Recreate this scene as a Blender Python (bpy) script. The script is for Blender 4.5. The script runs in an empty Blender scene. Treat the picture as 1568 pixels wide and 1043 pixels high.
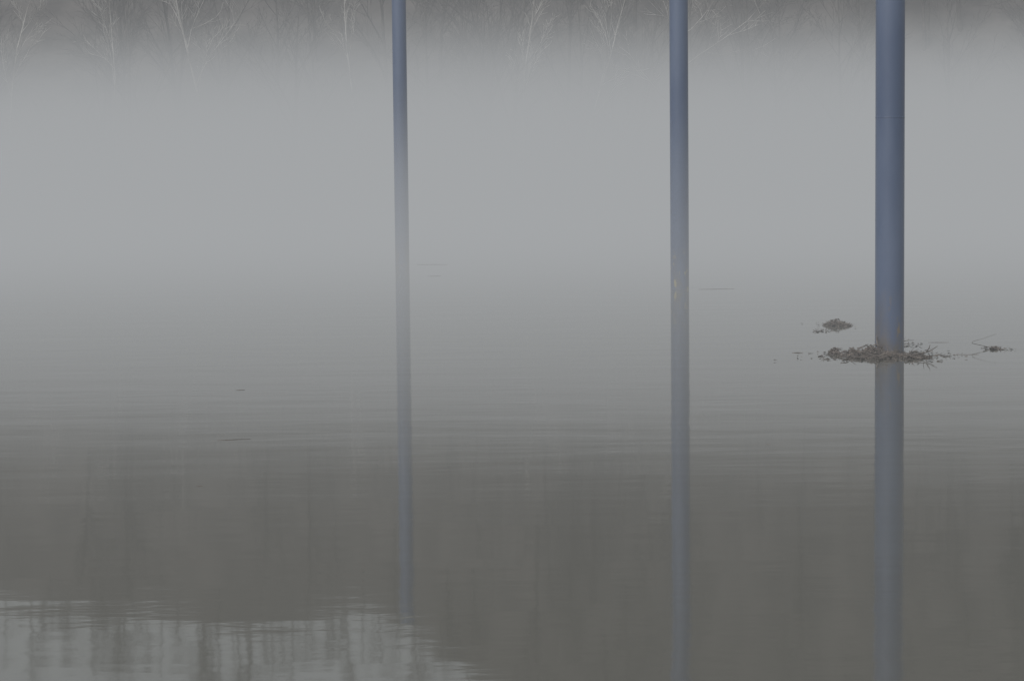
import bpy, math, random
from mathutils import Vector, Matrix, noise
random.seed(7)
S=bpy.context.scene
S.view_settings.view_transform='Standard'; S.view_settings.look='None'; S.view_settings.exposure=0; S.view_settings.gamma=1
COL=S.collection

# ---------------- helpers
def new_mat(name):
    m=bpy.data.materials.new(name); m.use_nodes=True
    nt=m.node_tree; b=nt.nodes.get('Principled BSDF')
    return m,nt,b
def N(nt,t,**kw):
    n=nt.nodes.new(t)
    for k,v in kw.items(): setattr(n,k,v)
    return n
def noise_col(name,c1,c2,scale,rough=.8,detail=6,stretch=(1,1,1),bump=0,lo=.35,hi=.65):
    m,nt,b=new_mat(name)
    tc=N(nt,'ShaderNodeTexCoord'); mp=N(nt,'ShaderNodeMapping'); mp.inputs['Scale'].default_value=stretch
    nz=N(nt,'ShaderNodeTexNoise'); nz.inputs['Scale'].default_value=scale; nz.inputs['Detail'].default_value=detail
    cr=N(nt,'ShaderNodeValToRGB'); cr.color_ramp.elements[0].position=lo; cr.color_ramp.elements[1].position=hi
    cr.color_ramp.elements[0].color=(*c1,1); cr.color_ramp.elements[1].color=(*c2,1)
    L=nt.links.new
    L(tc.outputs['Object'],mp.inputs[0]); L(mp.outputs[0],nz.inputs['Vector']); L(nz.outputs[0],cr.inputs[0]); L(cr.outputs[0],b.inputs['Base Color'])
    b.inputs['Roughness'].default_value=rough
    return m
def mesh_obj(name,vs,fs,mat,parent=None,smooth=True):
    me=bpy.data.meshes.new(name); me.from_pydata(vs,[],fs); me.update()
    if smooth:
        for p in me.polygons: p.use_smooth=True
    if mat: me.materials.append(mat)
    o=bpy.data.objects.new(name,me); COL.objects.link(o)
    if parent: o.parent=parent
    return o
def empty(name,loc=(0,0,0)):
    o=bpy.data.objects.new(name,None); o.location=loc; COL.objects.link(o); return o
def tube(vs,fs,pts,rads,n=5,cap=True):
    base=len(vs)
    for i,p in enumerate(pts):
        d=(pts[min(i+1,len(pts)-1)]-pts[max(i-1,0)]).normalized()
        a=d.cross(Vector((.31,.77,.2)))
        if a.length<.1: a=d.cross(Vector((1,0,0)))
        a.normalize(); c=d.cross(a)
        for k in range(n):
            t=2*math.pi*k/n
            vs.append(tuple(p+(a*math.cos(t)+c*math.sin(t))*rads[i]))
    for i in range(len(pts)-1):
        for k in range(n):
            k2=(k+1)%n
            fs.append((base+i*n+k,base+i*n+k2,base+(i+1)*n+k2,base+(i+1)*n+k))
    if cap:
        fs.append(tuple(base+k for k in range(n))[::-1]); e=base+(len(pts)-1)*n
        fs.append(tuple(e+k for k in range(n)))
def rvec(r): return Vector((r.uniform(-1,1),r.uniform(-1,1),r.uniform(-1,1)))

# ---------------- world / light (overcast, foggy morning)
SUN_EL,SUN_ROT=math.radians(48),math.radians(215)
w=bpy.data.worlds.new('World'); S.world=w; w.use_nodes=True
nt=w.node_tree; bg=nt.nodes['Background']
sky=N(nt,'ShaderNodeTexSky'); sky.sky_type='NISHITA'; sky.sun_disc=False
sky.sun_elevation=SUN_EL; sky.sun_rotation=SUN_ROT; sky.air_density=1.5; sky.dust_density=5; sky.ozone_density=1
hs=N(nt,'ShaderNodeHueSaturation'); hs.inputs['Saturation'].default_value=.25
nt.links.new(sky.outputs[0],hs.inputs['Color']); nt.links.new(hs.outputs[0],bg.inputs[0]); bg.inputs[1].default_value=.15
sd=bpy.data.lights.new('sun','SUN'); sd.energy=.5; sd.angle=math.radians(40); sd.color=(1,.98,.95)
so=bpy.data.objects.new('sun',sd); COL.objects.link(so)
dirv=Vector((math.sin(SUN_ROT)*math.cos(SUN_EL),math.cos(SUN_ROT)*math.cos(SUN_EL),math.sin(SUN_EL)))
so.rotation_euler=dirv.to_track_quat('Z','Y').to_euler(); so.location=(0,-20,60)

# ---------------- camera
cd=bpy.data.cameras.new('camera'); cam=bpy.data.objects.new('camera',cd); COL.objects.link(cam)
cd.sensor_width=36; cd.lens=78.06; cd.clip_end=5000; cd.clip_start=.1
cam.matrix_world=Matrix.Translation((0,0,2.5))@Matrix.Rotation(math.radians(90-4.28),4,'X')@Matrix.Rotation(-.010,4,'Z')
S.camera=cam

# ---------------- river
m,nt,b=new_mat('muddy_water'); L=nt.links.new
b.inputs['Base Color'].default_value=(.094,.094,.082,1); b.inputs['Roughness'].default_value=.045; b.inputs['IOR'].default_value=1.333
geo=N(nt,'ShaderNodeNewGeometry')
def wave(stretch,scale,detail,dist,prev,mask=None):
    mp=N(nt,'ShaderNodeMapping'); mp.inputs['Scale'].default_value=stretch
    L(geo.outputs['Position'],mp.inputs[0])
    nz=N(nt,'ShaderNodeTexNoise'); nz.inputs['Scale'].default_value=scale; nz.inputs['Detail'].default_value=detail; nz.inputs['Roughness'].default_value=.5
    L(mp.outputs[0],nz.inputs['Vector'])
    h=nz.outputs[0]
    if mask:
        mu=N(nt,'ShaderNodeMath',operation='MULTIPLY'); L(h,mu.inputs[0]); L(mask,mu.inputs[1]); h=mu.outputs[0]
    bp=N(nt,'ShaderNodeBump'); bp.inputs['Strength'].default_value=1; bp.inputs['Distance'].default_value=dist
    L(h,bp.inputs['Height'])
    if prev: L(prev,bp.inputs['Normal'])
    return bp.outputs[0]
mk=N(nt,'ShaderNodeTexNoise'); mk.inputs['Scale'].default_value=.09; mk.inputs['Detail'].default_value=2
mm=N(nt,'ShaderNodeMapping'); mm.inputs['Scale'].default_value=(.5,1.6,1); L(geo.outputs['Position'],mm.inputs[0]); L(mm.outputs[0],mk.inputs['Vector'])
mr=N(nt,'ShaderNodeMapRange'); mr.inputs[1].default_value=.4; mr.inputs[2].default_value=.65; mr.inputs[3].default_value=.2; mr.inputs[4].default_value=1
L(mk.outputs[0],mr.inputs[0])
n1=wave((.35,1,1),1.1,2,.0036,None)
n2=wave((.5,1,1),6,2,.0009,n1,mr.outputs[0])
L(n2,b.inputs['Normal'])
mesh_obj('river',[(-1500,-300,0),(1500,-300,0),(1500,2500,0),(-1500,2500,0)],[(0,1,2,3)],m)

# ---------------- far bank & wooded hill
def sm(a,b_,x):
    t=max(0,min(1,(x-a)/(b_-a))); return t*t*(3-2*t)
def hill(x,y):
    ridge=42.6+14*sm(-16,4,x)+2.0*noise.noise(Vector((x*.05,.3,0)))+3.2*noise.noise(Vector((x*.16,4.3,0)))
    shore=150+5*noise.noise(Vector((x*.02,5,0)))
    z=-1.5+2.8*sm(shore-2,shore+4,y)+(ridge-1.3)*sm(shore+8,232,y)
    z+=1.2*noise.noise(Vector((x*.06,y*.06,2)))*sm(shore+3,shore+25,y)
    return z
vs=[];fs=[];xs=[-420+10*i for i in range(32)]+[-100+2.5*i for i in range(81)]+[110+10*i for i in range(32)]; ys=[140+3*i for i in range(40)]+[270,300,360,450,700,1500]
for y in ys:
    for x in xs: vs.append((x*(1 if y<300 else y/300*1.2),y,hill(x,y)))
nx=len(xs)
for j in range(len(ys)-1):
    for i in range(nx-1): fs.append((j*nx+i,j*nx+i+1,(j+1)*nx+i+1,(j+1)*nx+i))
mesh_obj('wooded_hill',vs,fs,noise_col('leaf_litter',(.032,.029,.027),(.075,.068,.063),.35,.95,8))

# ---------------- trees
def tree_mesh(name,seed,H,r0,fork=.35,spread=.55,levels=3,mat=None,nb=11,lean=.03,up=.25,rmin=.012,wig=.12,sub=.62,cr=.5):
    r=random.Random(seed); vs=[];fs=[]
    def branch(p,d,ln,rad,lv):
        seg=6 if lv==0 else (4 if lv<3 else 2)
        pts=[p.copy()];rd=[rad];q=p.copy();dd=d.copy()
        for i in range(seg):
            dd=(dd+rvec(r)*wig*(.5 if lv==0 else 1)+Vector((0,0,up*(.2 if lv else 0)))).normalized()
            q=q+dd*ln/seg; pts.append(q.copy()); rd.append(max(rmin*.6,rad*(1-.82*(i+1)/seg)))
        tube(vs,fs,pts,rd,6 if lv==0 else (4 if lv==1 else 3),cap=False)
        if lv>=levels: return
        n=nb if lv==0 else (7 if lv==1 else 5)
        for k in range(n):
            t=(fork+(1-fork)*(k+r.random())/n) if lv==0 else (.2+.8*(k+r.random())/n)
            t=min(t,.985)
            i=min(int(t*seg),seg-1); f=t*seg-i
            bp=pts[i].lerp(pts[i+1],f); brad=rd[i]*(1-f)+rd[i+1]*f
            ax=(pts[i+1]-pts[i]).normalized()
            a=r.uniform(0,6.283); s=Vector((math.cos(a),math.sin(a),0)); s=(s-ax*s.dot(ax)).normalized()
            sp=spread*r.uniform(.7,1.4)
            nd=(ax*math.cos(sp)+s*math.sin(sp)).normalized()
            nl=ln*(cr if lv==0 else .52)*r.uniform(.6,1.1)*(1.15-.6*t)
            branch(bp,nd,nl,max(rmin,brad*sub),lv+1)
    branch(Vector((0,0,-.5)),Vector((r.uniform(-lean,lean),r.uniform(-lean,lean),1)).normalized(),H,r0,0)
    me=bpy.data.meshes.new(name); me.from_pydata(vs,[],fs); me.update()
    for p in me.polygons: p.use_smooth=True
    if mat: me.materials.append(mat)
    return me
bark=noise_col('dark_bark',(.027,.024,.022),(.07,.062,.056),1.5,.95,5)
pale=noise_col('pale_sycamore_bark',(.12,.11,.10),(.34,.33,.31),.7,.8,4,lo=.38,hi=.58)
vars_=[tree_mesh('bare_tree_%d'%i,20+i,15+2*(i%3),.2,fork=.15+.06*(i%4),spread=.5+.06*(i%3),mat=bark,rmin=.022,nb=12) for i in range(6)]
brush=[tree_mesh('brush_%d'%i,60+i,5.5,.06,fork=.05,spread=.6,levels=2,mat=bark,rmin=.02,nb=14) for i in range(3)]
wood=empty('bare_woodland',(0,190,0))
rr=random.Random(3); cnt=0
def put(me,x,y,s,ro=None):
    global cnt
    o=bpy.data.objects.new('tree_part_%d'%cnt,me); cnt+=1
    COL.objects.link(o); o.parent=wood; o.location=(x,y-190,hill(x,y)-.1); o.rotation_euler=(0,0,rr.uniform(0,6.28)); o.scale=(s,s,s*rr.uniform(.85,1.15))
for i in range(120):
    y=154+ (rr.random()**1.2)*66; x=rr.uniform(-.25*y-5,.25*y+5)
    put(rr.choice(vars_),x,y,rr.uniform(.6,1.05)*(1 if y<195 else .5))
for i in range(95):   # ridge line, denser where the hill is lower
    y=rr.uniform(226,238); x=rr.uniform(-64,10 if i%4 else 60); put(rr.choice(vars_),x,y,rr.uniform(.18,.6))
put(vars_[2],-27.3,227,.8); put(vars_[4],-41,228,.6); put(vars_[1],-50,227,.55); put(vars_[3],-17.5,227,.6)
for i in range(70):
    y=151+rr.random()*14; x=rr.uniform(-50,50); put(rr.choice(brush),x,y,rr.uniform(.6,1.3))
for k,(x,y,H,r0,fk,sp,cr_) in enumerate([(-19.8,150,17,.13,.42,.5,.42),(-10.4,151,17,.10,.5,.35,.3),(.9,149.5,17,.12,.4,.42,.36),(3.9,151,17,.10,.38,.5,.36),(11.0,150,20,.12,.42,.8,.5),(-34,151,17,.09,.45,.4,.35),(-26.8,153,17,.07,.4,.45,.3)]):
    me=tree_mesh('sycamore',300+k,H,r0,fork=fk,spread=sp,mat=pale,rmin=.016,nb=8,lean=.06,up=.3,wig=.24,sub=.6,cr=cr_)
    o=bpy.data.objects.new('sycamore_tree',me); COL.objects.link(o); o.location=(x,y,hill(x,y)); o.rotation_euler=(0,0,k*1.3)

# ---------------- poles
def pole(x,y,H,seam,seed):
    e=empty('blue_steel_pole',(x,y,0))
    R=.198; n=48
    def lathe(pr,closed_top=False):
        vs=[];fs=[]
        for z,r_ in pr:
            for k in range(n): vs.append((r_*math.cos(2*math.pi*k/n),r_*math.sin(2*math.pi*k/n),z))
        for j in range(len(pr)-1):
            for k in range(n): fs.append((j*n+k,j*n+(k+1)%n,(j+1)*n+(k+1)%n,(j+1)*n+k))
        if closed_top: fs.append(tuple(range((len(pr)-1)*n,len(pr)*n)))
        return vs,fs
    m,nt,b=new_mat('blue_paint_weathered'); L=nt.links.new
    geo=N(nt,'ShaderNodeTexCoord'); sx=N(nt,'ShaderNodeSeparateXYZ'); L(geo.outputs['Object'],sx.inputs[0])
    def nz(sc,st,det=5,off=0):
        mp=N(nt,'ShaderNodeMapping'); mp.inputs['Scale'].default_value=st; mp.inputs['Location'].default_value=(seed*3.1+off,seed,seed*.7); L(geo.outputs['Object'],mp.inputs[0])
        q=N(nt,'ShaderNodeTexNoise'); q.inputs['Scale'].default_value=sc; q.inputs['Detail'].default_value=det; L(mp.outputs[0],q.inputs['Vector']); return q.outputs[0]
    def ramp(src,a,b2,c=0,d=1):
        r=N(nt,'ShaderNodeMapRange'); r.inputs[1].default_value=a; r.inputs[2].default_value=b2; r.inputs[3].default_value=c; r.inputs[4].default_value=d; L(src,r.inputs[0]); return r.outputs[0]
    def mix(f,a,b2):
        mx=N(nt,'ShaderNodeMix',data_type='RGBA')
        L(f,mx.inputs[0])
        for s,v in ((6,a),(7,b2)):
            if isinstance(v,tuple): mx.inputs[s].default_value=(*v,1)
            else: L(v,mx.inputs[s])
        return mx.outputs[2]
    def mul(a,b2):
        q=N(nt,'ShaderNodeMath',operation='MULTIPLY'); L(a,q.inputs[0]); L(b2,q.inputs[1]); return q.outputs[0]
    c=mix(ramp(nz(3,(1,1,.25)),.35,.65),(.062,.090,.158),(.084,.115,.186))
    c=mix(mul(ramp(sx.outputs[2],.9,.1),ramp(nz(5,(1,1,.3),6,4),.42,.62,0,.75)),c,(.11,.095,.075))   # silt tide mark
    c=mix(mul(ramp(sx.outputs[2],.9,.3),ramp(nz(9,(1,1,.5),4,9),.6,.66,0,.6)),c,(.2,.14,.06) if seed!=2 else (.36,.31,.12))
    L(c,b.inputs['Base Color']); b.inputs['Roughness'].default_value=.33
    mesh_obj('shaft',*lathe([(-1.5,R),(H,R)]),m,e)
    if seam: mesh_obj('weld_seam',*lathe([(seam-.006,R-.002),(seam-.003,R+.003),(seam+.003,R+.003),(seam+.006,R-.002)]),m,e)
    mesh_obj('cap',*lathe([(H-.05,R+.002),(H-.05,R+.03),(H+.03,R+.03),(H+.05,R),(H+.12,R*.5),(H+.15,.01)],True),noise_col('cap_paint',(.2,.19,.08),(.06,.1,.18),6,.6),e,smooth=False)
pole(5.20,30.5,10.3,3.22,1); pole(3.62,47.7,10.3,None,2); pole(-3.07,62.6,10.2,None,3)

# ---------------- driftwood
wet=noise_col('wet_driftwood',(.042,.036,.032),(.125,.105,.09),9,.6,6)
def debris(cx,cy,items,seed,mound=None,leaves=0,rx=.6,ry=.5):
    r=random.Random(seed); vs=[];fs=[]
    for (n,lmin,lmax,r1,r2,sx_,sy_,zmax) in items:
        for i in range(n):
            a=r.gauss(0,1)*sx_; c_=r.gauss(0,1)*sy_
            ln=r.uniform(lmin,lmax); an=r.gauss(0,.55) if r.random()<.6 else r.uniform(0,3.14)
            d=Vector((math.cos(an),math.sin(an),r.gauss(0,.1)))
            p=Vector((a,c_,r.uniform(-.008,zmax)*max(0,1-abs(a)/(sx_*2.2))))-d*ln/2
            pts=[];rd=[];ra=r.uniform(r1,r2)
            for k in range(6):
                pts.append(p.copy()); rd.append(ra*(1-.13*k)); d=(d+rvec(r)*.22).normalized(); p=p+d*ln/5
            tube(vs,fs,pts,rd,5)
            if r.random()<.5:
                d2=(d+rvec(r)*.9+Vector((0,0,.25))).normalized(); q=pts[3]
                tube(vs,fs,[q,q+d2*ln*.15,q+(d2+rvec(r)*.3)*ln*.28],[ra*.6,ra*.45,ra*.2],4)
    for i in range(leaves):
        a=r.gauss(0,rx);c_=r.gauss(0,ry); s=r.uniform(.012,.035); t=r.uniform(0,6.28); z=r.uniform(.004,.02)
        b0=len(vs)
        for k in range(5):
            u=t+k*1.2566; vs.append((a+s*math.cos(u)*r.uniform(.6,1),c_+s*math.sin(u),z+r.uniform(-.004,.012)))
        fs.append(tuple(range(b0,b0+5)))
    if mound:
        for (mx,my,sx_,sy_,sz) in mound:
            for q in range(int(900*sx_)):   # matted bits piled in a mound
                th=r.uniform(0,6.28); ra=math.sqrt(r.random()); px=mx+sx_*ra*math.cos(th); py=my+sy_*ra*math.sin(th)
                hz=sz*(1-ra*ra)*(1+.5*noise.noise(Vector((px*9,py*9,seed)))); pz=hz*r.uniform(.1,1)
                d=rvec(r); d.z*=.5; d.normalize(); ln=r.uniform(.02,.09); c0=Vector((px,py,pz))
                tube(vs,fs,[c0-d*ln/2,c0+rvec(r)*.008,c0+d*ln/2],[.004,.009,.003],4)
            b0=len(vs); nu,nv=22,8
            for j in range(nv):
                ph=j/(nv-1)*math.pi/2
                for k in range(nu):
                    th=2*math.pi*k/nu; v=Vector((math.cos(th)*math.cos(ph),math.sin(th)*math.cos(ph),math.sin(ph)))
                    f=.8+.45*noise.noise(v*2.6+Vector((mx*5,seed,0)))+.3*noise.noise(v*7)
                    vs.append((mx+v.x*sx_*f,my+v.y*sy_*f,v.z*sz*f*.75-.01))
            for j in range(nv-1):
                for k in range(nu): fs.append((b0+j*nu+k,b0+j*nu+(k+1)%nu,b0+(j+1)*nu+(k+1)%nu,b0+(j+1)*nu+k))
    o=mesh_obj('driftwood_debris',vs,fs,wet,smooth=False); o.location=(cx,cy,0)
debris(4.98,29.95,[(70,.12,.4,.004,.01,.30,.38,.06),(9,.4,.75,.008,.014,.3,.3,.05),(260,.04,.16,.003,.009,.34,.42,.06)],5,
       mound=[(-.06,.3,.17,.2,.14),(.1,.0,.22,.2,.06),(-.32,-.1,.15,.2,.06),(-.55,.5,.08,.12,.08),(-.3,.5,.07,.12,.08),(.45,-.3,.18,.15,.035)],leaves=600,rx=.38,ry=.42)
debris(5.62,31.9,[(10,.1,.3,.004,.008,.1,.2,.03)],6,leaves=50,rx=.12,ry=.3)
debris(5.27,36.0,[(12,.1,.3,.004,.01,.12,.15,.05)],8,mound=[(0,0,.19,.25,.11),(.14,-.1,.1,.2,.05)],leaves=60,rx=.15,ry=.3)
debris(4.86,34.7,[(7,.08,.22,.003,.007,.08,.12,.01)],9,leaves=25,rx=.09,ry=.15)
debris(6.75,30.9,[(7,.06,.25,.003,.008,.07,.1,.02)],11,mound=[(0,0,.08,.12,.035)],leaves=40,rx=.1,ry=.15)
vs=[];fs=[]
pts=[Vector((.34,.0,.0)),Vector((.1,.05,.06)),Vector((-.03,.05,.09)),Vector((-.03,0,.12)),Vector((.12,.0,.16)),Vector((.3,0,.22))]
tube(vs,fs,pts,[.004,.004,.004,.003,.002,.0015],5)
o=mesh_obj('bent_twig',vs,fs,wet); o.location=(6.46,30.9,-.01)
def stick(x,y,ln,rad,an,seed):
    r=random.Random(seed); vs=[];fs=[]; p=Vector((-ln/2,0,0)); d=Vector((1,0,0)); pts=[];rd=[]
    for k in range(8):
        pts.append(Vector((p.x,p.y,.1*rad))); rd.append(rad*(.4+.6*math.sin(math.pi*(k+.7)/8))); d=(d+rvec(r)*.14).normalized(); d.z=0; p=p+d*ln/7
    tube(vs,fs,pts,rd,5); o=mesh_obj('stick_or_ripple_line',vs,fs,wet); o.location=(x,y,0); o.rotation_euler=(0,0,an)
for a in [(-2.66,21.05,.32,.004,.12,1),(-3.2,26,.11,.004,.1,2),(-1.9,55,.35,.006,.05,3),(-2.2,62.2,.9,.010,.0,4),(4.4,47.5,.8,.006,.0,5),(-2.55,17.9,.05,.003,.2,6),(6.2,32.2,.3,.004,.1,7),(6.15,30.0,.35,.004,-.1,8),(2.35,20.3,.04,.003,0,9)]: stick(*a)  # the two long ones beside the farther poles stand in for wake ripples

# ---------------- fog bank lying on the river: thickens and deepens towards the far bank
J=(.366,.378,.388)   # glow the fog itself emits, standing in for scattered daylight
m=bpy.data.materials.new('glowing_river_fog'); m.use_nodes=True; nt=m.node_tree; nt.nodes.clear(); L=nt.links.new
def M(op,a,b2=None,c=None):
    n=N(nt,'ShaderNodeMath',operation=op)
    for i,v in enumerate((a,b2,c)):
        if v is None: continue
        if isinstance(v,(int,float)): n.inputs[i].default_value=v
        else: L(v,n.inputs[i])
    return n.outputs[0]
def MR(src,a,b2,c,d,t='LINEAR'):
    n=N(nt,'ShaderNodeMapRange',interpolation_type=t)
    L(src,n.inputs[0])
    for i,v in enumerate((a,b2,c,d)): n.inputs[i+1].default_value=v
    return n.outputs[0]
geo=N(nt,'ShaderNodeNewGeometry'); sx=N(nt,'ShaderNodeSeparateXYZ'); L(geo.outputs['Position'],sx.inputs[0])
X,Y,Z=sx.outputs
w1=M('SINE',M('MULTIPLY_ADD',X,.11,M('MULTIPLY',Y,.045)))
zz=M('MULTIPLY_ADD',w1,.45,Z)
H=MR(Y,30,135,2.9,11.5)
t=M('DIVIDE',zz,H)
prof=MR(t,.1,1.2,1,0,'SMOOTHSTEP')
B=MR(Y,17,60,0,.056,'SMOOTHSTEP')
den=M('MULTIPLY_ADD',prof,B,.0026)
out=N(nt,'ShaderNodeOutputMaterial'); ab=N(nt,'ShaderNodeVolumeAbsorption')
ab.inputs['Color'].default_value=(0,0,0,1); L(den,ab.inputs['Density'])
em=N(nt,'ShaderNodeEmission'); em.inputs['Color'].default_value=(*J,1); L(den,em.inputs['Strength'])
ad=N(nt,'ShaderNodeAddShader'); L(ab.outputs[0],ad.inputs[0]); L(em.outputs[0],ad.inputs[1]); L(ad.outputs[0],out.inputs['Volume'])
m.cycles.volume_step_rate=1.2
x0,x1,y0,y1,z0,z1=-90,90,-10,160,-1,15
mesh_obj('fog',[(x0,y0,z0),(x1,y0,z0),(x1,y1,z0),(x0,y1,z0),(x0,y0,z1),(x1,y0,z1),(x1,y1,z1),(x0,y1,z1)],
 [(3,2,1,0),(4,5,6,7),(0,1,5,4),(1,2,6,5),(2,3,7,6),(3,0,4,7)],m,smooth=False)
